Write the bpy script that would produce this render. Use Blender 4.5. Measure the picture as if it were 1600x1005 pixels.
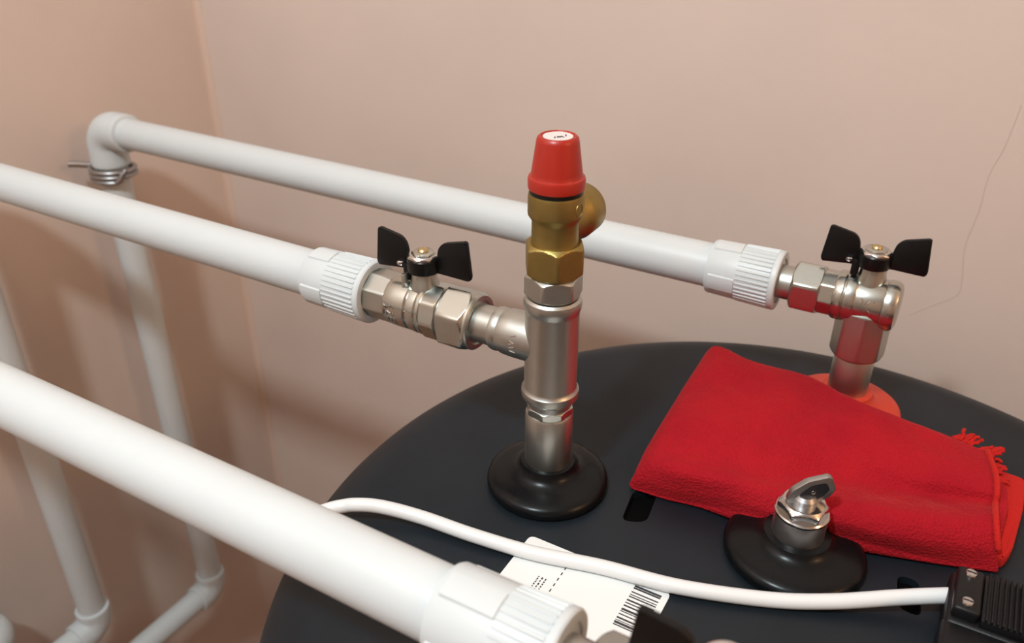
import bpy, bmesh, math, random
from mathutils import Vector, Matrix, noise
random.seed(7)
for o in list(bpy.data.objects): bpy.data.objects.remove(o)
scene = bpy.context.scene
COL = scene.collection

# ------------------------------------------------------------------ camera
F_PX, PITCH, ROLL, YAW = 1300.0, math.radians(29.25), math.radians(.25), math.radians(30)
CAM = Vector((0, 0, .351))            # the top of the tank lid is z = 0
FWD = Vector((-math.sin(YAW)*math.cos(PITCH), math.cos(YAW)*math.cos(PITCH), -math.sin(PITCH)))
_r = Vector((math.cos(YAW), math.sin(YAW), 0)); _u = _r.cross(FWD)
RGT = math.cos(ROLL)*_r + math.sin(ROLL)*_u
UPV = -math.sin(ROLL)*_r + math.cos(ROLL)*_u
cd = bpy.data.cameras.new('camera'); cam = bpy.data.objects.new('camera', cd); COL.objects.link(cam)
cam.matrix_world = Matrix(((RGT.x, UPV.x, -FWD.x, CAM.x), (RGT.y, UPV.y, -FWD.y, CAM.y), (RGT.z, UPV.z, -FWD.z, CAM.z), (0, 0, 0, 1)))
cd.sensor_width = 36; cd.lens = 36*F_PX/1600; cd.clip_start = .01
cd.dof.use_dof = True; cd.dof.focus_distance = .475; cd.dof.aperture_fstop = 8.5
scene.camera = cam

def on_z(x, y, z=0.0):
    """photo pixel -> point on the horizontal plane at height z"""
    d = FWD + (x-800)/F_PX*RGT - (y-502.5)/F_PX*UPV
    return CAM + d*((z-CAM.z)/d.z)
def on_y(x, y, Y):
    d = FWD + (x-800)/F_PX*RGT - (y-502.5)/F_PX*UPV
    return CAM + d*((Y-CAM.y)/d.y)

# ------------------------------------------------------------------ light
w = bpy.data.worlds.new('world'); scene.world = w; w.use_nodes = True
w.node_tree.nodes['Background'].inputs[0].default_value = (.9, .8, .7, 1)
w.node_tree.nodes['Background'].inputs[1].default_value = .15
def lamp(name, typ, loc, energy, color, **kw):
    d = bpy.data.lights.new(name, typ); d.energy = energy; d.color = color
    for k, v in kw.items(): setattr(d, k, v)
    o = bpy.data.objects.new(name, d); o.location = loc; COL.objects.link(o); return o
lamp('bulb_lamp', 'POINT', (-.25, -.42, 1.18), 55, (.84, .95, 1), shadow_soft_size=.06)
lamp('warm_fill', 'POINT', (1.95, .15, 1.25), 26, (1, .60, .30), shadow_soft_size=.2)  # added unseen warm fill from the right, brightens the left wall and shadows
vs = scene.view_settings
vs.view_transform = 'Standard'; vs.look = 'None'; vs.gamma = 1; vs.use_curve_mapping = False; vs.exposure = -.02

# ------------------------------------------------------------------ materials
def mat(name, col, rough=.5, metal=0, noise_amt=0, noise_scale=40, bump=0, bump_scale=200, spec=None, sheen=0, sss=0, col2=None, rough_var=0, coat=0):
    m = bpy.data.materials.new(name); m.use_nodes = True
    nt = m.node_tree; b = nt.nodes['Principled BSDF']
    b.inputs['Base Color'].default_value = (*col, 1); b.inputs['Roughness'].default_value = rough; b.inputs['Metallic'].default_value = metal
    if spec is not None: b.inputs['Specular IOR Level'].default_value = spec
    if sheen:
        b.inputs['Sheen Weight'].default_value = sheen; b.inputs['Sheen Roughness'].default_value = .4
        b.inputs['Sheen Tint'].default_value = (min(1, col[0]*2), .12, .1, 1)
    if sss:
        b.inputs['Subsurface Weight'].default_value = sss; b.inputs['Subsurface Radius'].default_value = (.004, .003, .0025)
        b.inputs['Subsurface Scale'].default_value = 1
    if coat: b.inputs['Coat Weight'].default_value = coat
    tc = nt.nodes.new('ShaderNodeTexCoord')
    if noise_amt or rough_var:
        n = nt.nodes.new('ShaderNodeTexNoise'); n.inputs['Scale'].default_value = noise_scale; n.inputs['Detail'].default_value = 5
        nt.links.new(tc.outputs['Object'], n.inputs['Vector'])
        if noise_amt:
            r = nt.nodes.new('ShaderNodeMix'); r.data_type = 'RGBA'
            c2 = col2 or tuple(c*(1-noise_amt) for c in col)
            r.inputs['A'].default_value = (*col, 1); r.inputs['B'].default_value = (*c2, 1)
            mr = nt.nodes.new('ShaderNodeMapRange'); mr.inputs[1].default_value = .35; mr.inputs[2].default_value = .7
            nt.links.new(n.outputs['Fac'], mr.inputs[0]); nt.links.new(mr.outputs[0], r.inputs['Factor'])
            nt.links.new(r.outputs['Result'], b.inputs['Base Color'])
        if rough_var:
            mr = nt.nodes.new('ShaderNodeMapRange'); mr.inputs[3].default_value = rough-rough_var; mr.inputs[4].default_value = rough+rough_var
            nt.links.new(n.outputs['Fac'], mr.inputs[0]); nt.links.new(mr.outputs[0], b.inputs['Roughness'])
    if bump:
        n2 = nt.nodes.new('ShaderNodeTexNoise'); n2.inputs['Scale'].default_value = bump_scale; n2.inputs['Detail'].default_value = 3
        nt.links.new(tc.outputs['Object'], n2.inputs['Vector'])
        bp = nt.nodes.new('ShaderNodeBump'); bp.inputs['Strength'].default_value = bump; bp.inputs['Distance'].default_value = .002
        nt.links.new(n2.outputs['Fac'], bp.inputs['Height']); nt.links.new(bp.outputs['Normal'], b.inputs['Normal'])
    return m
WALL = (.70, .57, .495)
M = dict(
    wall=mat('salmon_wall', WALL, .75, noise_amt=.06, noise_scale=6, bump=.12, bump_scale=90, spec=.25),
    ceiling=mat('ceiling_paint', (.58, .55, .52), .9),
    floor=mat('floor_tile', (.40, .21, .12), .5, noise_amt=.2, noise_scale=8),
    trim=mat('corner_plaster', (.66, .50, .41), .6),
    ppr=mat('white_plastic_pipe', (.625, .665, .67), .38, sss=.15, noise_amt=.02, noise_scale=30),
    lid=mat('black_lid_plastic', (.0085, .0140, .0195), .46, spec=.33, noise_amt=.25, noise_scale=14, bump=.06, bump_scale=700, rough_var=.08),
    slot=mat('slot_black', (.002, .002, .002), .8, spec=.05),
    rubber=mat('black_flange_plastic', (.004, .0048, .0055), .28, spec=.22, rough_var=.04, noise_scale=60),
    redfl=mat('red_flange_plastic', (.56, .035, .012), .42),
    nickel=mat('nickel', (.55, .56, .515), .26, 1, noise_amt=.06, noise_scale=120, rough_var=.04),
    nickel2=mat('satin_nickel', (.53, .54, .505), .36, 1, noise_amt=.06, noise_scale=90, rough_var=.04),
    chrome=mat('chrome', (.62, .61, .60), .16, 1, rough_var=.05, noise_scale=80),
    steel=mat('dull_steel', (.42, .42, .42), .38, 1, rough_var=.08, noise_scale=150),
    brass=mat('cast_brass', (.37, .28, .095), .44, 1, noise_amt=.18, noise_scale=70, rough_var=.06),
    screw=mat('brass_screw', (.62, .5, .25), .3, 1),
    cap=mat('red_cap_plastic', (.38, .016, .007), .36),
    capw=mat('cap_sticker', (.72, .66, .64), .4),
    ink=mat('ink', (.03, .03, .035), .6),
    handle=mat('black_handle_plastic', (.005, .005, .005), .32, spec=.3),
    paper=mat('label_paper', (.80, .82, .81), .45),
    cable=mat('white_cable', (.78, .80, .80), .35),
    plug=mat('black_connector_plastic', (.006, .006, .007), .42, spec=.3, bump=.05, bump_scale=800),
    crack=mat('crack', (.60, .465, .39), .9),
)
def towel_mat():
    m = mat('red_terry_cloth', (.41, .011, .018), .95, sheen=.3, noise_amt=.3, noise_scale=22, col2=(.33, .008, .017), spec=.1)
    nt = m.node_tree; b = nt.nodes['Principled BSDF']; tc = nt.nodes.new('ShaderNodeTexCoord')
    v = nt.nodes.new('ShaderNodeTexVoronoi'); v.inputs['Scale'].default_value = 620
    n = nt.nodes.new('ShaderNodeTexNoise'); n.inputs['Scale'].default_value = 260; n.inputs['Detail'].default_value = 4
    a = nt.nodes.new('ShaderNodeMath'); a.operation = 'ADD'
    nt.links.new(tc.outputs['Object'], v.inputs['Vector']); nt.links.new(tc.outputs['Object'], n.inputs['Vector'])
    nt.links.new(v.outputs['Distance'], a.inputs[0]); nt.links.new(n.outputs['Fac'], a.inputs[1])
    bp = nt.nodes.new('ShaderNodeBump'); bp.inputs['Strength'].default_value = .55; bp.inputs['Distance'].default_value = .0012
    nt.links.new(a.outputs[0], bp.inputs['Height']); nt.links.new(bp.outputs['Normal'], b.inputs['Normal'])
    return m
M['towel'] = towel_mat()
M['towel_edge'] = mat('red_hem', (.50, .016, .013), .85, sheen=.3, bump=.4, bump_scale=900, spec=.15)

# ------------------------------------------------------------------ helpers
def tag(o, label, cat, group=None):
    o['label'] = label; o['category'] = cat
    if group: o['group'] = group
    return o
def thing(name, label, cat, loc, group=None):
    o = bpy.data.objects.new(name, None); o.location = loc; o.empty_display_size = .02; COL.objects.link(o)
    return tag(o, label, cat, group)
def world_loc(o):
    v = Vector(o.location)
    while o.parent: o = o.parent; v += Vector(o.location)
    return v
def obj(name, bm, m, parent=None, origin=None, sharp=32, smooth=True):
    """bm is in world coordinates; the object's origin is put at `origin`"""
    bmesh.ops.recalc_face_normals(bm, faces=bm.faces)
    if origin is None:
        xs = [v.co for v in bm.verts]
        origin = Vector((sum(v.x for v in xs)/len(xs), sum(v.y for v in xs)/len(xs), min(v.z for v in xs)))
    origin = Vector(origin)
    for v in bm.verts: v.co -= origin
    me = bpy.data.meshes.new(name); bm.to_mesh(me); bm.free()
    if smooth:
        for p in me.polygons: p.use_smooth = True
        if sharp: me.set_sharp_from_angle(angle=math.radians(sharp))
    me.materials.append(m)
    o = bpy.data.objects.new(name, me); COL.objects.link(o)
    if parent: o.parent = parent; o.location = origin - world_loc(parent)
    else: o.location = origin
    return o
def struct(name, bm, m, **k):
    o = obj(name, bm, m, **k); o['kind'] = 'structure'; return o
AX = {'X': Matrix(((0, 0, 1), (1, 0, 0), (0, 1, 0))), 'Y': Matrix(((1, 0, 0), (0, 0, 1), (0, -1, 0))), 'Z': Matrix.Identity(3)}
def frame(origin, axis):
    R = AX[axis] if isinstance(axis, str) else Vector((0, 0, 1)).rotation_difference(Vector(axis)).to_matrix()
    return Matrix.Translation(origin) @ R.to_4x4()
def lathe(prof, origin, axis='Z', n=56, fn=None, bm=None):
    """prof: list of (radius, position along axis); fn(theta, a, r)->r"""
    bm = bm or bmesh.new(); T = frame(origin, axis); rings = []
    for r, a in prof:
        if r <= 1e-7: rings.append([bm.verts.new(T @ Vector((0, 0, a)))]); continue
        ring = []
        for i in range(n):
            t = 2*math.pi*i/n; rr = fn(t, a, r) if fn else r
            ring.append(bm.verts.new(T @ Vector((rr*math.cos(t), rr*math.sin(t), a))))
        rings.append(ring)
    for A, B in zip(rings, rings[1:]):
        if len(A) == 1 and len(B) == 1: continue
        for i in range(n):
            j = (i+1) % n
            if len(A) == 1: bm.faces.new((A[0], B[i], B[j]))
            elif len(B) == 1: bm.faces.new((A[i], A[j], B[0]))
            else: bm.faces.new((A[i], A[j], B[j], B[i]))
    for R_, flip in ((rings[0], 1), (rings[-1], 0)):
        if len(R_) > 1: bm.faces.new(R_[::-1] if flip else R_)
    return bm
def nut(origin, axis, a0, a1, rc, sides=6, ch0=.0022, ch1=.0022, phase=0, hole=0, n=96, cut=1.0):
    """chamfered nut: corner radius rc, from a0 to a1 along the axis"""
    flat = rc*math.cos(math.pi/sides)
    ends = flat*cut - .0002
    A = [a0] + [a0+ch0*k for k in (.2, .4, .6, .8, 1)] if ch0 else [a0]
    Bq = [a1-ch1*k for k in (1, .8, .6, .4, .2)] + [a1] if ch1 else [a1]
    def fn(t, a, r):
        s = 2*math.pi/sides; u = (t-phase) % s - s/2
        hexr = flat/math.cos(u)
        lim = 1e9
        if ch0 and a < a0+ch0: lim = min(lim, ends+(rc-ends+.0002)*(a-a0)/ch0)
        if ch1 and a > a1-ch1: lim = min(lim, ends+(rc-ends+.0002)*(a1-a)/ch1)
        return min(hexr, lim)
    prof = [(rc, a) for a in A+Bq]
    bm = lathe(prof, origin, axis, n, fn)
    return bm
def tube(pts, rad, n=20, bm=None, cap=True):
    bm = bm or bmesh.new(); pts = [Vector(p) for p in pts]; N = len(pts)
    rads = rad if isinstance(rad, (list, tuple)) else [rad]*N
    T = [(pts[min(i+1, N-1)]-pts[max(i-1, 0)]).normalized() for i in range(N)]
    ref = Vector((0, 0, 1)) if abs(T[0].z) < .9 else Vector((0, 1, 0))
    u = (ref - T[0]*ref.dot(T[0])).normalized(); rings = []
    for i in range(N):
        u = (u - T[i]*u.dot(T[i])).normalized(); v = T[i].cross(u)
        rings.append([bm.verts.new(pts[i]+rads[i]*(u*math.cos(2*math.pi*k/n)+v*math.sin(2*math.pi*k/n))) for k in range(n)])
    for A, B in zip(rings, rings[1:]):
        for i in range(n): bm.faces.new((A[i], A[(i+1) % n], B[(i+1) % n], B[i]))
    if cap: bm.faces.new(rings[0][::-1]); bm.faces.new(rings[-1])
    return bm
def catmull(P, per=10):
    P = [Vector(p) for p in P]; out = []
    for i in range(len(P)-1):
        p0 = P[i-1] if i else P[0]*2-P[1]; p1, p2 = P[i], P[i+1]; p3 = P[i+2] if i+2 < len(P) else P[-1]*2-P[-2]
        for k in range(per):
            t = k/per
            out.append(.5*((2*p1)+(p2-p0)*t+(2*p0-5*p1+4*p2-p3)*t*t+(3*p1-p0-3*p2+p3)*t**3))
    out.append(P[-1]); return out
def box(x0, x1, y0, y1, z0, z1, bm=None, bev=0, seg=2):
    bm2 = bmesh.new()
    vs_ = [bm2.verts.new((x, y, z)) for z in (z0, z1) for x, y in ((x0, y0), (x1, y0), (x1, y1), (x0, y1))]
    for f in ((0, 3, 2, 1), (4, 5, 6, 7), (0, 1, 5, 4), (1, 2, 6, 5), (2, 3, 7, 6), (3, 0, 4, 7)): bm2.faces.new([vs_[i] for i in f])
    if bev: bmesh.ops.bevel(bm2, geom=list(bm2.edges), offset=bev, segments=seg, affect='EDGES', profile=.5)
    if bm is None: return bm2
    me = bpy.data.meshes.new('t'); bm2.to_mesh(me); bm2.free(); bm.from_mesh(me); bpy.data.meshes.remove(me); return bm
def prism(outline, thick_vec, bev=0):
    """closed outline (3D points) extruded by +-thick_vec/2"""
    bm = bmesh.new(); t = Vector(thick_vec)/2
    a = [bm.verts.new(Vector(p)-t) for p in outline]; b = [bm.verts.new(Vector(p)+t) for p in outline]
    n = len(a); bm.faces.new(a[::-1]); bm.faces.new(b)
    for i in range(n): bm.faces.new((a[i], a[(i+1) % n], b[(i+1) % n], b[i]))
    bmesh.ops.recalc_face_normals(bm, faces=bm.faces)
    if bev: bmesh.ops.bevel(bm, geom=list(bm.edges), offset=bev, segments=2, affect='EDGES', profile=.5)
    return bm
def round_poly(pts, r, seg=4):
    out = []; n = len(pts)
    for i in range(n):
        p = Vector(pts[i]); a = (Vector(pts[i-1])-p); b = (Vector(pts[(i+1) % n])-p)
        rr = min(r, a.length*.45, b.length*.45); A = p+a.normalized()*rr; B = p+b.normalized()*rr
        for k in range(seg+1):
            t = k/seg; out.append((1-t)**2*A+2*t*(1-t)*p+t*t*B)
    return out

# ------------------------------------------------------------------ the room
XW, YW, ZF, ZC, XR, YF = -.875, .7395, -.86, 1.9, 2.4, -2.6
struct('floor', box(XW-.1, XR+.1, YF-.1, YW+.1, ZF-.1, ZF), M['floor'], smooth=False)
struct('ceiling', box(XW-.1, XR+.1, YF-.1, YW+.1, ZC, ZC+.1), M['ceiling'], smooth=False)
struct('wall_left', box(XW-.1, XW, YF-.1, YW, ZF, ZC), M['wall'], smooth=False)
wb = struct('wall_back', box(XW-.1, XR+.1, YW, YW+.1, ZF, ZC), M['wall'], smooth=False)
struct('wall_right', box(XR, XR+.1, YF-.1, YW, ZF, ZC), M['wall'], smooth=False)
struct('wall_front', box(XW, XR, YF-.1, YF, ZF, ZC), M['wall'], smooth=False)
# plaster fillet in the corner
bm = bmesh.new(); R0 = .009; cs = []
for k in range(9):
    a = math.pi/2*k/8; cs.append((XW+R0-R0*math.sin(a), YW-R0+R0*math.cos(a)))
cs = [(XW-.001, YW+.001)] + [(XW+R0-R0*math.sin(a), YW-R0+R0*math.cos(a)) for a in [math.pi/2*k/8 for k in range(9)]]
lo = [bm.verts.new((x, y, ZF)) for x, y in cs]; hi = [bm.verts.new((x, y, ZC)) for x, y in cs]
for i in range(len(cs)): bm.faces.new((lo[i], lo[(i+1) % len(cs)], hi[(i+1) % len(cs)], hi[i]))
struct('trim_1', bm, M['trim'], sharp=50)
# hairline crack in the back wall
cp = [on_y(x, y, YW) for x, y in ((1596, 165), (1570, 230), (1545, 275), (1530, 330), (1508, 385), (1503, 440), (1494, 462), (1455, 478), (1420, 492))]
obj('plaster_crack', tube(catmull(cp, 4), .0003, 6), M['crack'], wb)

# ------------------------------------------------------------------ water tank
LC = Vector((-.0344, .3655, 0))
tank = thing('water_tank', 'round black water tank standing on the floor in the corner', 'water tank', (LC.x, LC.y, ZF))
R0, RF = .249, .047
prof = [(0, 0), (.05, 0), (.12, 0), (.2, -.0003), (R0, -.0008)]
for k in range(1, 13):
    a = math.pi/2*k/12; prof.append((R0+RF*math.sin(a), -.0008-RF*(1-math.cos(a))))
prof += [(R0+RF, -.085), (R0+RF-.004, -.087), (R0+RF-.004, -.09)]
lid = obj('lid', lathe(prof, LC, 'Z', 160), M['lid'], tank, origin=LC)
obj('tank_body', lathe([(R0+RF-.006, ZF+.012), (R0+RF-.006, -.089)], (LC.x, LC.y, 0), 'Z', 96), M['lid'], tank)
# moulded recesses in the lid
def slot(pts, depth=.007):
    z1 = 0
    outl = round_poly([on_z(x, y, z1) for x, y in pts], .006, 4)
    c = prism([p+Vector((0, 0, -.001)) for p in outl], (0, 0, .016))
    co = obj('slot_cutter', c, M['slot'], smooth=False)
    md = lid.modifiers.new('slot', 'BOOLEAN'); md.object = co; md.operation = 'DIFFERENCE'; md.solver = 'EXACT'
    f = prism([p+Vector((0, 0, -.0068)) for p in round_poly([on_z(x, y, z1) for x, y in pts], .006, 4)], (0, 0, .004))
    obj('slot', f, M['slot'], tank, smooth=False)
    return co
cutters = [slot([(990, 766), (1029, 768), (1010, 817), (970, 814)]), slot([(1402, 898), (1436, 908), (1440, 966), (1402, 950)])]
bpy.context.view_layer.update()
dg = bpy.context.evaluated_depsgraph_get()
me = bpy.data.meshes.new_from_object(lid.evaluated_get(dg))
lid.modifiers.clear(); lid.data = me
me.materials.clear(); me.materials.append(M['lid'])
for p in me.polygons: p.material_index = 0; p.use_smooth = True
me.set_sharp_from_angle(angle=math.radians(30))
for c in cutters: bpy.data.objects.remove(c)

def flange(x, y, m, R=.0385, rc=.0175, zt=.0195, name='flange', up=0):
    prof = [(R-.0012, 0.0002), (R, .0018), (R, .0042+up), (R-.0008, .0064+up), (R-.003, .0082+up), (R-.007, .0094+up), (R-.012, .0104+up), (rc+.0045, .0118+up), (rc+.0015, .0140+up), (rc+.0002, .0165+up), (rc-.0004, zt-.0005), (rc-.0016, zt), (0, zt)]
    return obj(name, lathe(prof, (x, y, 0), 'Z', 64), m, tank)
TX, TY = -.1884, .3725
BX, BY, BZ = -.0400, .542, .094
NX, NY, NZ = -.0272, .189, .090
HX, HY = -.0363, .3880
flange(TX, TY, M['rubber'])['label'] = 'black flange under the nickel tee'
flange(HX, HY, M['rubber'], .0395, .0182, .0170)['label'] = 'black flange under the winged key'
flange(BX, BY, M['redfl'], zt=.0245, up=.0055)['label'] = 'red flange under the angled valve'
flange(NX, NY, M['rubber'])
# stub sleeves of the tank
obj('sleeve', lathe([(.0139, .010), (.0147, .012), (.0147, .0545), (.0140, .0560), (0, .0560)], (TX, TY, 0), 'Z'), M['nickel2'], tank)
for (sx, sy) in ((BX, BY), (NX, NY)):
    obj('sleeve', lathe([(.0126, .010), (.0133, .012), (.0133, .051), (.0125, .053), (0, .053)], (sx, sy, 0), 'Z'), M['nickel2'], tank)
# thermometer pocket with nut and winged key
pk = obj('sensor_sleeve', lathe([(.0138, .008), (.0144, .010), (.0144, .0310), (.0139, .0327), (.0128, .0333), (0, .0333)], (HX, HY, 0), 'Z'), M['steel'], tank)
nb = nut((HX, HY, 0), 'Z', .0330, .0395, .0142, 6, .0010, .0028, phase=.3, cut=.94)
obj('hex_nut', nb, M['chrome'], tank)
obj('washer', lathe([(.0145, .0308), (.0150, .0318), (.0150, .0328), (.0143, .0336), (0, .0336)], (HX, HY, 0), 'Z'), M['chrome'], tank)
obj('key_stem', lathe([(.0066, .038), (.0066, .0425), (.0050, .0445), (0, .0450)], (HX, HY, 0), 'Z', 32), M['steel'], tank)
# key: a leaning leaf-shaped plate with its recess shade painted as a flat dark inlay
def key_plate():
    # local plane axes: u along the blade, v across
    c = Vector((HX-.001, HY, .0415)); u = (RGT*.78+Vector((0, 0, .62))).normalized()
    v = (Vector((0, 0, 1))-u*u.z).normalized(); w_ = u.cross(v)
    def P(a, b): return c+u*a+v*b
    outer = [P(-.0085, -.0005), (P(-.0080, .0055)), P(-.002, .0095), P(.008, .0098), P(.0185, .0055), P(.0195, .0035), P(.0172, -.0050), P(.011, -.0072), P(.001, -.0066), P(-.005, -.0050)]
    o = obj('key_wing', prism(round_poly(outer, .002, 3), w_*.0042, .0008), M['steel'], tank)
    inner = [P(-.003, .0005), P(.000, .0052), (P(.008, .0066)), P(.0155, .0032), P(.0145, -.0022), P(.009, -.0042), P(.001, -.0036)]
    sgn = 1 if w_.dot(FWD) < 0 else -1
    obj('key_recess_shade', prism([p+w_*sgn*.0021 for p in round_poly(inner, .0015, 3)], w_*.0003), M['recess_shade'], o)
    obj('key_rivet', lathe([(.0013, 0), (.0011, .0006), (0, .0009)], P(.0065, .0018)+w_*sgn*.0021, w_*sgn, 16), M['chrome'], o)
M['recess_shade'] = mat('steel_recess_shade', (.07, .07, .08), .5, 1)  # dark colour stands in for shade in the key recess and screw slots
key_plate()

# sticker on the lid
lx0, lx1, ly0, ly1 = -.1738, -.0860, .232, .3240
lab = obj('rating_label', prism(round_poly([(lx0, ly0, .0002), (lx1, ly0, .0002), (lx1, ly1, .0002), (lx0, ly1, .0002)], .004, 5), (0, 0, .0004)), M['paper'], tank, smooth=False)
lab['label'] = 'white printed sticker with barcode on the black lid'
bars = bmesh.new(); y = .3195; rnd = random.Random(3)
for wd, gap in ((.0011, .0002), (.0009, .0016), (.0007, .0010), (.0005, .0006), (.0007, .0013), (.0009, .0009), (.0006, .0010), (.0008, .0012), (.0011, .0004), (.0005, .0011), (.0006, .0013), (.0009, .0007), (.0004, .0004), (.0012, .0004), (.0006, .0009)):
    box(-.1052, -.0897, y-wd*1.3, y, .0004, .00046, bars); y -= (wd+gap)*1.3
obj('barcode', bars, M['ink'], lab, smooth=False)
dash = bmesh.new()
for k in range(9):
    yy = .3120-k*.0046; box(-.1443, -.1436, yy-.0023, yy, .0004, .00046, dash)
obj('dashed_line', dash, M['ink'], lab, smooth=False)
txt = bmesh.new()
for r_ in range(3):
    xx = -.1545+r_*.0022; yy = .2985
    while yy > .270:
        L = rnd.uniform(.0006, .0016); box(xx, xx+rnd.uniform(.0006, .0010), yy-L, yy, .0004, .00046, txt); yy -= L+rnd.uniform(.0004, .0009)
obj('small_print', txt, M['ink'], lab, smooth=False)

# ------------------------------------------------------------------ tee on the tank sleeve
tee = thing('tee_fitting', 'upright nickel tee fitting on the black flange carrying the brass safety valve', 'pipe fitting', (TX, TY, .056))
body = [(.0125, .0655), (.0158, .0665), (.0171, .0680), (.0174, .0705), (.0172, .0728), (.0160, .0742), (.0157, .0755), (.0157, .1250), (.0158, .1265), (.0165, .1280), (.0168, .1310), (.0164, .1335), (.0150, .1348), (0, .1348)]
obj('tee_body', lathe(body, (TX, TY, 0), 'Z', 72), M['nickel2'], tee)
br = [(.0120, -.0378), (.0131, -.0372), (.0136, -.0355), (.0136, -.0335), (.0131, -.0318), (.0141, -.0285), (.0144, -.0230), (.0144, -.010), (.0138, 0)]
brn = obj('tee_branch', lathe(br, (TX, TY, .103), 'X', 64), M['nickel2'], tee)
# cast mark on the branch (raised strokes)
mk = bmesh.new()
for k, (da, s) in enumerate(((.30, 1), (.12, -1), (-.03, 1), (-.20, 1), (-.36, -.3))):
    a = math.radians(176)-da*1.0
    # angle measured in the YZ plane round the branch axis, facing the camera
    yy, zz = math.cos(a), math.sin(a)
    p0 = Vector((TX-.0205, TY+.01445*yy, .103+.01445*zz)); a2 = a-.10*s
    p1 = Vector((TX-.0168, TY+.01445*math.cos(a2), .103+.01445*math.sin(a2)))
    tube([p0, (p0+p1)/2, p1], .00045, 8, mk)
obj('cast_mark', mk, M['chrome'], brn)
# nipple between the sleeve and the tee
obj('nipple', nut((TX, TY, 0), 'Z', .0555, .0612, .0146, 8, .0015, .0010, phase=.2), M['nickel'], tee)
obj('nipple_neck', lathe([(.0132, .0600), (.0132, .0668)], (TX, TY, 0), 'Z'), M['steel'], tee)

# ------------------------------------------------------------------ reducer + safety valve
sv = thing('safety_valve', 'brass safety valve with red plastic cap on top of the nickel tee', 'safety valve', (TX, TY, .1348))
obj('reducer_nut', nut((TX, TY, 0), 'Z', .1352, .1488, .0168, 6, .0022, .0022, phase=.62, cut=.97), M['nickel2'], sv)
obj('reducer_thread', lathe([(.0125, .1330), (.0130, .1340), (.0130, .1510), (0, .151)], (TX, TY, 0), 'Z'), M['nickel'], sv)
obj('brass_hexagon', nut((TX, TY, 0), 'Z', .1490, .1680, .0176, 6, .0028, .0028, phase=.05, cut=.96), M['brass'], sv)
obj('brass_body', lathe([(.0138, .1640), (.0131, .1675), (.0128, .1690), (.0128, .1800), (.0131, .1812), (.0149, .1838), (.0151, .1850), (.0151, .1945), (.0147, .1962), (.0135, .1966), (0, .1966)], (TX, TY, 0), 'Z', 64), M['brass'], sv)
oz = .1765
op = [(.0105, .004), (.0118, .0100), (.0132, .0165), (.0146, .0190), (.0150, .0205), (.0150, .0330), (.0143, .0345), (.0112, .0347), (.0106, .0340), (.0106, .0200), (0, .0200)]
out = obj('outlet', lathe(op, (TX, TY, oz), 'Y', 56), M['brass'], sv)
em = bmesh.new()
rg = [Vector((TX+.0128, TY+.0010, .1880))+Vector((math.sin(.9)*.0, 0, 0))]
cdir = (RGT*.75-FWD*.66); cdir.z = 0; cdir.normalize(); tdir = Vector((0, 0, 1)).cross(cdir)
cpt = Vector((TX, TY, .1893))+cdir*.0149
ring = [cpt+tdir*.0029*math.cos(t)+Vector((0, 0, .0036*math.sin(t))) for t in [2*math.pi*k/20 for k in range(21)]]
obj('cast_emblem', tube(ring, .0004, 6), M['brass'], sv)
obj('gasket', lathe([(.0144, .1960), (.0144, .1990), (0, .1990)], (TX, TY, 0), 'Z'), M['handle'], sv)
cap = obj('red_cap', lathe([(.0148, .1985), (.0152, .1990), (.0153, .2000), (.0153, .2038), (.0149, .2050), (.0140, .2055), (.0137, .2061), (.01345, .2080), (.0112, .2240), (.0107, .2257), (.0097, .2266), (.0088, .2266), (.0083, .2260), (0, .2260)], (TX, TY, 0), 'Z', 72), M['cap'], sv)
stk = obj('cap_sticker', lathe([(.0078, .2258), (.0078, .2263), (0, .2263)], (TX, TY, 0), 'Z', 48), M['capw'], cap)
mk = bmesh.new()
for (a, b, l, rot) in ((.0040, .0006, .0022, .1), (.0022, -.0016, .0024, -.5), (.0012, -.0018, .0024, .5), (-.0003, -.0024, .0020, 0), (.0003, -.0014, .0012, 1.5), (-.0018, -.0030, .0020, .2)):
    h = Vector((RGT.x, RGT.y, 0)).normalized(); d = Vector((-h.y, h.x, 0))
    c0 = Vector((TX, TY, .22635))+h*a+d*b; e = (d*math.cos(rot)+h*math.sin(rot))*l/2
    tube([c0-e, c0, c0+e], .00035, 6, mk)
obj('sticker_print', mk, M['ink'], stk)

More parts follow.
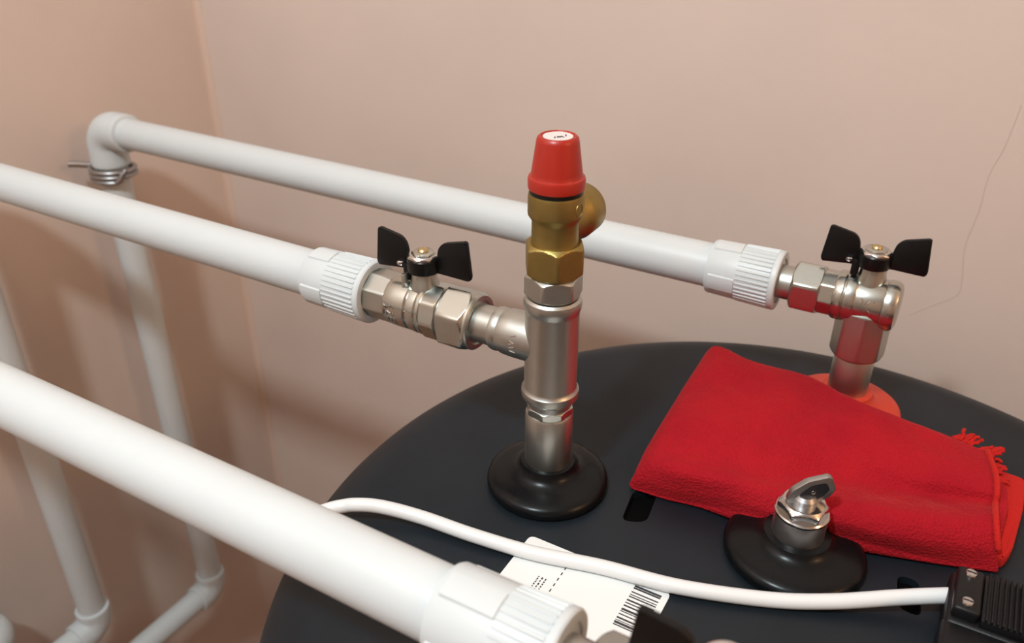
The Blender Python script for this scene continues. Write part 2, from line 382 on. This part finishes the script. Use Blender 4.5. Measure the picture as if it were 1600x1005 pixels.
# ------------------------------------------------------------------ ball valves
def handle(valve, hx, hy, z0):
    """butterfly handle; z0 = underside of the hub"""
    hb = lathe([(.0078, z0-.0002), (.0100, z0), (.0104, z0+.0008), (.0104, z0+.0085), (.0098, z0+.0093), (0, z0+.0093)], (hx, hy, 0), 'Z', 40)
    h = obj('handle', hb, M['handle'], valve)
    # two wings, thin upright plates
    for s in (-1, 1):
        o_ = [(.0090, -.0005), (.0120, -.0005), (.0312, -.0018), (.0324, .0010), (.0300, .0232), (.0284, .0240), (.0140, .0205), (.0106, .0165), (.0090, .0070)]
        yo = .0015*s
        pts = round_poly([(hx+s*a, hy+yo+s*.10*(a-.009), z0+b) for a, b in o_], .0025, 3)
        obj('handle_wing', prism(pts, (0, .0032, 0), .0007), M['handle'], h)
    # stop lug below the left side of the hub
    obj('stop_lug', box(hx-.0125, hx-.0078, hy-.0050, hy+.0005, z0-.0075, z0+.004, None, .0008), M['handle'], h)
    obj('stop_pin', lathe([(.0022, 0), (.0026, .0006), (.0026, .0020), (.0018, .0026), (0, .0026)], (hx-.0145, hy-.0040, z0+.0022), 'Z', 20), M['chrome'], h)
    # nickel top plate, nut and screw
    tp = nut((hx, hy, 0), 'Z', z0+.0090, z0+.0114, .0104, 8, .0003, .0016, phase=.2, cut=.94)
    obj('top_plate', tp, M['chrome'], h)
    obj('handle_nut', nut((hx, hy, 0), 'Z', z0+.0108, z0+.0126, .0076, 6, 0, .0010, phase=.5, cut=.95), M['nickel'], h)
    obj('screw', lathe([(.0032, z0+.0120), (.0034, z0+.0132), (.0026, z0+.0142), (0, z0+.0146)], (hx, hy, 0), 'Z', 24), M['screw'], h)
def coupling(run, x0, x1, xr, Y, Z, flatside=1):
    """plastic socket from x0, ribbed from xr to x1, along X"""
    s = lathe([(.0166, x0), (.0188, x0+.0004), (.0194, x0+.0015), (.0199, xr), (.0199, x1-.004), (.0150, x1-.001)], (0, Y, Z), 'X', 64)
    c = obj('coupling', s, M['ppr'], run)
    N = 38
    def fn(t, a, r):
        if r < .0195: return r
        k = math.cos(t*N); return r-.0006+(.00075 if k > .25 else (-.00075 if k < -.25 else .003*k))
    L = x1-xr
    rb = lathe([(.0190, xr-.0004), (.0202, xr), (.0209, x1-.0045), (.0209, x1-.0045+1e-5)], (0, Y, Z), 'X', N*8, fn)
    obj('ribbed_collar', rb, M['ppr'], c)
    rim = lathe([(.0150, x1-.0048), (.0203, x1-.0047), (.0209, x1-.0040), (.0210, x1-.0012), (.0203, x1-.0002), (.0180, x1), (.0160, x1-.0002), (.0158, x1-.003)], (0, Y, Z), 'X', 72)
    obj('collar_rim', rim, M['ppr'], c)
    # raised flat pads on the smooth half
    for k in range(4):
        a = math.radians(100+90*k); bmp = bmesh.new(); rings = []
        for xx, rr in ((x0+.0025, .0190), (x0+.0032, .0204), (xr-.0004, .0208), (xr+.0002, .0190)):
            ring = []
            for j in range(9):
                t = a-.36+.72*j/8; r2 = rr if 0 < j < 8 else .0188
                ring.append(bmp.verts.new((xx, Y+r2*math.cos(t), Z+r2*math.sin(t))))
            rings.append(ring)
        for A, B in zip(rings, rings[1:]):
            for j in range(8): bmp.faces.new((A[j], A[j+1], B[j+1], B[j]))
        obj('pad', bmp, M['ppr'], c)
def marks(valve, rows, axis_y, axis_z, r, m):
    """raised illegible cast lettering: rows of (x0, x1, angle deg)"""
    bm = bmesh.new(); rn = random.Random(5)
    for x0, x1, ang, hgt in rows:
        x = x0
        while x < x1:
            for e in (-1, 1):
                if rn.random() < .8:
                    a0 = math.radians(ang)+e*hgt*rn.uniform(.2, 1); a1 = math.radians(ang)-e*hgt*rn.uniform(.0, 1)
                    xa, xb = x, x+rn.uniform(-.0004, .0016)
                    tube([(xa, axis_y+r*math.cos(a0), axis_z+r*math.sin(a0)), (xb, axis_y+r*math.cos((a0+a1)/2)*1.0, axis_z+r*math.sin((a0+a1)/2)), (xb, axis_y+r*math.cos(a1), axis_z+r*math.sin(a1))], .00035, 6, bm)
            x += .0024
    obj('cast_lettering', bm, m, valve)

# middle, straight valve
MZ = .103
mv = thing('ball_valve', 'straight nickel ball valve with black butterfly handle left of the tee', 'valve', (-.2775, TY, MZ-.017), 'ball valves with black butterfly handles')
bp = [(.0128, -.3190), (.0150, -.3170)]
obj('valve_inlet', nut((0, TY, MZ), 'X', -.3205, -.2995, .0163, 8, 0, .0012, phase=.25, cut=.985), M['nickel2'], mv)
vb = obj('valve_body', lathe([(.0140, -.3010), (.0158, -.3005), (.0164, -.2990), (.0167, -.2930), (.0168, -.2870), (.0166, -.2845), (.0158, -.2835), (.0168, -.2822), (.0172, -.2780), (.0170, -.2765), (.0163, -.2757), (.0172, -.2748), (.0173, -.2728), (.0160, -.2715), (.0140, -.2712)], (0, TY, MZ), 'X', 72), M['nickel'], mv)
marks(vb, [(-.2985, -.2890, 170, .10), (-.2985, -.2890, 184, .10), (-.2955, -.2905, 203, .14), (-.2822, -.2800, 176, .16), (-.2822, -.2800, 196, .12)], TY, MZ, .0168, M['chrome'])
obj('hex_collar', nut((0, TY, MZ), 'X', -.2722, -.2608, .0184, 8, .0012, .0012, phase=.1, cut=.98), M['nickel'], mv)
obj('groove_ring', lathe([(.0160, -.2615), (.0160, -.2575)], (0, TY, MZ), 'X'), M['steel'], mv)
obj('union_nut', nut((0, TY, MZ), 'X', -.2590, -.2395, .0204, 6, .0010, .0032, phase=.62, cut=.97), M['nickel'], mv)
un = obj('nut_ring', lathe([(.0128, -.2405), (.0176, -.2400), (.0176, -.2385), (.0168, -.2376), (.0140, -.2376), (.0130, -.2385)], (0, TY, MZ), 'X'), M['nickel2'], mv)
obj('tail_pipe', lathe([(.0119, -.2420), (.0119, -.2240)], (0, TY, MZ), 'X'), M['nickel2'], mv)
obj('stem_boss', lathe([(.0098, MZ+.012), (.0092, MZ+.0175), (.0083, MZ+.0205), (.0080, MZ+.0262), (0, MZ+.0262)], (-.2775, TY, 0), 'Z', 36), M['nickel'], mv)
obj('stop_rib', box(-.2892, -.2868, TY-.0085, TY-.004, MZ+.012, MZ+.0235, None, .0006), M['nickel2'], mv)
handle(mv, -.2775, TY, MZ+.0258)

# back and near angled valves
def angle_valve(lx, y, z, label):
    v = thing('angle_ball_valve', label, 'valve', (lx, y, .053), 'ball valves with black butterfly handles')
    o = (lx, y, z)
    obj('tail_pipe', lathe([(.0118, -.0600), (.0118, -.0450)], o, 'X'), M['nickel2'], v)
    obj('union_nut', nut(o, 'X', -.0486, -.0295, .0186, 6, .0026, .0012, phase=.62, cut=.97), M['nickel'], v)
    obj('hex_collar', nut(o, 'X', -.0300, -.0200, .0158, 8, .0008, .0008, phase=.1, cut=.98), M['nickel'], v)
    b = obj('valve_body', lathe([(.0140, -.0215), (.0160, -.0208), (.0168, -.0195), (.0169, -.0158), (.0164, -.0150), (.0164, -.0143), (.0171, -.0135), (.0172, -.0080), (.0168, -.0072), (.0164, -.0066), (.0164, .0090), (.0160, .0098), (.0168, .0106), (.0170, .0130), (.0168, .0160), (.0155, .0182), (.0125, .0195), (.0090, .0199), (0, .0200)], o, 'X', 72), M['nickel'], v)
    marks(b, [(lx-.003, lx+.006, 158, .12), (lx-.001, lx+.003, 182, .12)], y, z, .0165, M['nickel'])
    obj('valve_leg', nut((lx, y, 0), 'Z', .0530, z-.006, .0178, 8, .0030, 0, phase=.15, cut=.93), M['nickel2'], v)
    obj('stem_boss', lathe([(.0098, z+.012), (.0090, z+.0175), (.0082, z+.0205), (.0080, z+.0262), (0, z+.0262)], (lx-.001, y, 0), 'Z', 36), M['nickel'], v)
    handle(v, lx-.002, y, z+.0252)
    return v
angle_valve(BX, BY, BZ, 'angled nickel ball valve with black handle above the red flange')
angle_valve(NX, NY, NZ, 'angled ball valve with black handle at the bottom edge beside the barcode sticker')

# ------------------------------------------------------------------ plastic pipe runs
RP = .016
PX = -.8205
def elbow(run, p, d0, d1, R=.0200, L=.031, bend=.021):
    """elbow at corner p; sockets open towards d0 and d1"""
    p = Vector(p); d0 = Vector(d0); d1 = Vector(d1)
    pts = [p+d0*L, p+d0*(L-.0006), p+d0*(L-.002), p+d0*(L-.006)]; rad = [R-.002, R-.0004, R, R]
    c = p+(d0+d1)*bend
    for k in range(0, 13):
        a = math.pi/2*k/12; pts.append(c-d1*bend*math.cos(a)-d0*bend*math.sin(a)); rad.append(R)
    pts += [p+d1*(L-.006), p+d1*(L-.002), p+d1*(L-.0006), p+d1*L]; rad += [R, R, R-.0004, R-.002]
    return obj('elbow', tube(pts, rad, 40), M['ppr'], run, sharp=50)
def straight(run, a, b, name='pipe'):
    a, b = Vector(a), Vector(b)
    return obj(name, tube([a, a.lerp(b, .5), b], RP, 40), M['ppr'], run, sharp=50)
def run_of(label, Y, Z, xc0, xc1, xcr, zb, ydir, ylen):
    r = thing('plastic_pipe', label, 'pipe', (PX, Y, zb), 'white plastic pipes running to the left wall')
    straight(r, (xc0+.012, Y, Z), (PX+.012, Y, Z)); coupling(r, xc0, xc1, xcr, Y, Z)
    elbow(r, (PX, Y, Z), (1, 0, 0), (0, 0, -1), L=.040)
    straight(r, (PX, Y, Z-.012), (PX, Y, zb+.012))
    elbow(r, (PX, Y, zb), (0, 0, 1), (0, ydir, 0))
    straight(r, (PX, Y+ydir*.012, zb), (PX, Y+ydir*ylen, zb))
    return r
run_of('white plastic pipe nearest the back wall with wire clamp below its corner elbow', BY, BZ, -.1470, -.0975, -.1250, -.592, -1, 1.2)
run_of('white plastic pipe leading into the straight valve left of the brass safety valve', TY, MZ, -.3675, -.3165, -.3470, -.502, -1, 1.0)
nr = run_of('thick-looking white plastic pipe crossing the foreground above the cable', NY, NZ, -.1385, -.0860, -.1110, -.425, 1, .075)
elbow(nr, (PX, NY+.082, -.425), (0, -1, 0), (-1, 0, 0))   # turns into the wall
straight(nr, (PX-.012, NY+.082, -.425), (XW+.0005, NY+.082, -.425))

# wire spring clamp round the rear drop pipe
cl = thing('spring_clamp', 'grey steel wire spring clamp around the rear vertical pipe below the elbow', 'clamp', (PX, BY, .040))
pts = []; rr = .0226; N = 66; turns = 2.35
a0 = math.radians(200)
for k in range(N+1):
    a = a0+turns*2*math.pi*k/N; pts.append(Vector((PX+rr*math.cos(a), BY+rr*math.sin(a), .0520-.0125*k/N)))
obj('coil', tube(pts, .0026, 12), M['steel'], cl)
e0 = pts[0]; dl = -Vector((RGT.x, RGT.y, 0)).normalized()
obj('ear', tube([e0, e0+Vector((-.004, -.006, .001)), e0+Vector((-.008, -.013, .003)), e0+Vector((-.013, -.021, .0045))], .0036, 12), M['steel'], cl)
e1 = pts[-1]
obj('ear', tube([e1, e1+Vector((.004, .003, .003)), e1+Vector((.006, .006, .009)), e1+Vector((.008, .010, .013))], .0032, 12), M['steel'], cl)

# ------------------------------------------------------------------ mains cable and connector
cz = .0044
cpx = [(600, 793, .010), (660, 809, .0065), (740, 837, .0052), (832, 864, cz+.0004), (940, 886, cz+.0004), (1060, 917, cz+.0004), (1200, 937, cz), (1300, 940, .0062), (1400, 934, .0100), (1470, 931, .0140), (1530, 930, .0170)]
cw = [on_z(*p) for p in cpx]
pre = [on_z(560, 789, .011), on_z(525, 793, .008)]
st = pre[1]
# past the lid edge it is strapped along the rear of the foreground pipe
lead = [CAM+(Vector((X, NY, NZ))-CAM)*t for X, t in ((-.80, 1.088), (-.73, 1.082), (-.6, 1.068), (-.45, 1.068), (-.35, 1.075), (-.29, 1.17), (-.235, 1.31))]
obj_c = obj('power_cable', tube(catmull(lead+[st, pre[0]]+cw, 10), .0042, 20), M['cable'], sharp=0)
tag(obj_c, 'white power cable lying across the black tank lid', 'cable')

pl = thing('cable_connector', 'black plastic cable connector with two screws at the end of the white cable', 'connector', (.085, .36, 0))
px0 = on_z(1500, 928, .022).x
k0 = on_z(1503, 893, .030); k1 = on_z(1508, 952, .030)
xa = .0440; yb0, yb1 = .3610, .3925
obj('housing', box(xa-.003, .150, .285, yb0+.002, .0004, .0205, None, .004, 3), M['plug'], pl)
obj('shell', box(xa-.002, .150, yb0-.004, yb1+.004, .0004, .0215, None, .003, 3), M['plug'], pl)
cb = obj('clamp_bar', box(xa, xa+.0125, yb0, yb1+.001, .0205, .0285, None, .002, 3), M['plug'], pl)
for yy in (yb0+.0055, yb1-.0045):
    s = obj('screw', lathe([(.0030, .0280), (.0030, .0292), (.0025, .0300), (0, .0302)], (xa+.0060, yy, 0), 'Z', 24), M['chrome'], cb)
    obj('screw_slot_shade', box(xa+.0037, xa+.0083, yy-.0003, yy+.0003, .0298, .03035), M['recess_shade'], s, smooth=False)  # dark bar on the screw head, slot shade put into its colour
gb = obj('grip', box(xa+.0130, xa+.0330, yb0-.001, yb1+.002, .0205, .0262, None, .001), M['plug'], pl)
for k in range(8):
    xx = xa+.0146+k*.00245
    obj('rib', box(xx, xx+.0011, yb0-.0012, yb1+.0022, .0255, .0282, None, .0003, 1), M['plug'], gb)
obj('grip_end', box(xa+.0335, .150, yb0-.001, yb1+.003, .0205, .0275, None, .002), M['plug'], pl)

# ------------------------------------------------------------------ red towel
tw = thing('red_towel', 'folded red terry cloth lying on the lid against the angled valve', 'towel', (-.03, .47, 0))
COLS = [  # per column: back edge ... front bottom (pixel x, pixel y, height)
    [(1103, 538, .024), (1070, 586, .026), (1036, 640, .026), (1006, 690, .023), (996, 714, .020), (987, 740, .012), (992, 762, .003)],
    [(1128, 532, .033), (1112, 590, .035), (1080, 652, .034), (1054, 705, .028), (1047, 734, .025), (1040, 760, .013), (1042, 778, .003)],
    [(1180, 556, .034), (1160, 610, .036), (1135, 665, .035), (1112, 718, .028), (1105, 745, .026), (1098, 770, .015), (1098, 790, .004)],
    [(1262, 577, .034), (1248, 632, .036), (1232, 690, .032), (1218, 740, .024), (1213, 766, .027), (1208, 793, .021), (1207, 812, .013)],
    [(1345, 615, .038), (1340, 670, .035), (1335, 718, .026), (1331, 758, .019), (1328, 784, .029), (1326, 818, .023), (1326, 842, .010)],
    [(1440, 654, .030), (1444, 705, .031), (1447, 745, .026), (1446, 776, .018), (1446, 802, .028), (1446, 842, .020), (1448, 872, .005)],
    [(1536, 694, .022), (1553, 738, .025), (1556, 768, .024), (1553, 788, .019), (1554, 808, .026), (1557, 850, .018), (1560, 890, .004)],
]
G = [[on_z(*p) for p in c] for c in COLS]
NU, NV = 14, 12
colsS = [catmull(c, NV) for c in G]
nv = len(colsS[0]); grid = []
for j in range(nv): grid.append(catmull([colsS[i][j] for i in range(len(G))], NU))
nu = len(grid[0])
bm = bmesh.new(); V = []
for j in range(nv):
    row = []
    for i in range(nu):
        p = grid[j][i].copy(); e = min(j, nv-1-j, i, nu-1-i)
        q = Vector((p.x*34, p.y*34, 2.1))
        amp = min(1, e/6)
        dl_ = (grid[j][i]-grid[j][0]).length; db_ = (grid[j][i]-grid[0][i]).length
        for d_, rho in ((dl_, .013), (db_, .011)):
            if d_ < rho: p.z *= .42+.58*math.sqrt(max(0, 1-(1-d_/rho)**2))
        p.z += amp*(.0022*noise.noise(q)+.0009*noise.noise(q*2.7)+.0004*noise.noise(q*7))
        row.append(bm.verts.new(p))
    V.append(row)
for j in range(nv-1):
    for i in range(nu-1): bm.faces.new((V[j][i], V[j][i+1], V[j+1][i+1], V[j+1][i]))
# skirts: rounded over the rim, down to the lid
loop = [V[0][i] for i in range(nu)] + [V[j][nu-1] for j in range(1, nv)] + [V[nv-1][i] for i in range(nu-2, -1, -1)] + [V[j][0] for j in range(nv-2, 0, -1)]
cen = sum((v.co for v in loop), Vector())/len(loop)
prev = loop
L0 = [v.co.copy() for v in loop]; n_ = len(loop)
for f_, off in ((.80, .0014), (.5, .0022), (.22, .0014), (.03, -.002)):
    cur = []
    for k, c in enumerate(L0):
        t = (L0[(k+3) % n_]-L0[k-3]); nrm = Vector((t.y, -t.x, 0))
        nrm = nrm.normalized() if nrm.length > 1e-6 else Vector()
        if nrm.dot(c-cen) < 0: nrm = -nrm
        base = .0012
        cur.append(bm.verts.new((c.x+nrm.x*off*min(1, c.z/.02), c.y+nrm.y*off*min(1, c.z/.02), base+(c.z-base)*f_)))
    for k in range(n_): bm.faces.new((prev[k], prev[(k+1) % n_], cur[(k+1) % n_], cur[k]))
    prev = cur
bm.faces.new(prev)
obj('cloth', bm, M['towel'], tw, sharp=0)
# lower layer sticking out to the right
def slab(pts, th, name, m, bev):
    outl = round_poly([on_z(*p) for p in pts], .004, 3)
    o = obj(name, prism(outl, (0, 0, th), bev), m, tw, sharp=60); return o
slab([(1470, 725, .009), (1560, 742, .011), (1602, 757, .011), (1596, 805, .009), (1580, 865, .008), (1567, 884, .006), (1480, 840, .006)], .009, 'lower_fold', M['towel_edge'], .002)
slab([(1480, 735, .016), (1572, 760, .018), (1574, 800, .016), (1562, 850, .013), (1490, 840, .013)], .005, 'middle_fold', M['towel'], .0015)
hem = [grid[j][nu-1]+Vector((.0006, 0, .0003)) for j in range(3, nv-9, 3)]
obj('hem', tube(catmull(hem, 3), .0017, 10), M['towel_edge'], tw, sharp=0)
# loose threads on the far right corner
rn = random.Random(11)
def thread(px, py, z, d, r=.0008):
    p = on_z(px, py, z); pts = [p]
    for k in range(4): p = p+Vector(d)*.25+Vector((rn.uniform(-1, 1), rn.uniform(-1, 1), rn.uniform(-.6, .9)))*.0012; pts.append(p)
    obj('thread', tube(catmull(pts, 4), r, 8), M['towel_edge'], tw, sharp=0)
for k in range(9): thread(1488+k*3.5, 684+k*1.6+rn.uniform(-2, 2), .022, (.004+rn.uniform(-.002, .004), .006, .002), .0011)
for k in range(8): thread(1530+rn.uniform(-4, 6), 700+k*2, .020, (.009+rn.uniform(-.003, .003), .004+rn.uniform(-.003, .003), .002), .0011)
for k in range(8): thread(1546+k*1.4, 712+k*5, .018, (.006, .001, -.002), .0010)
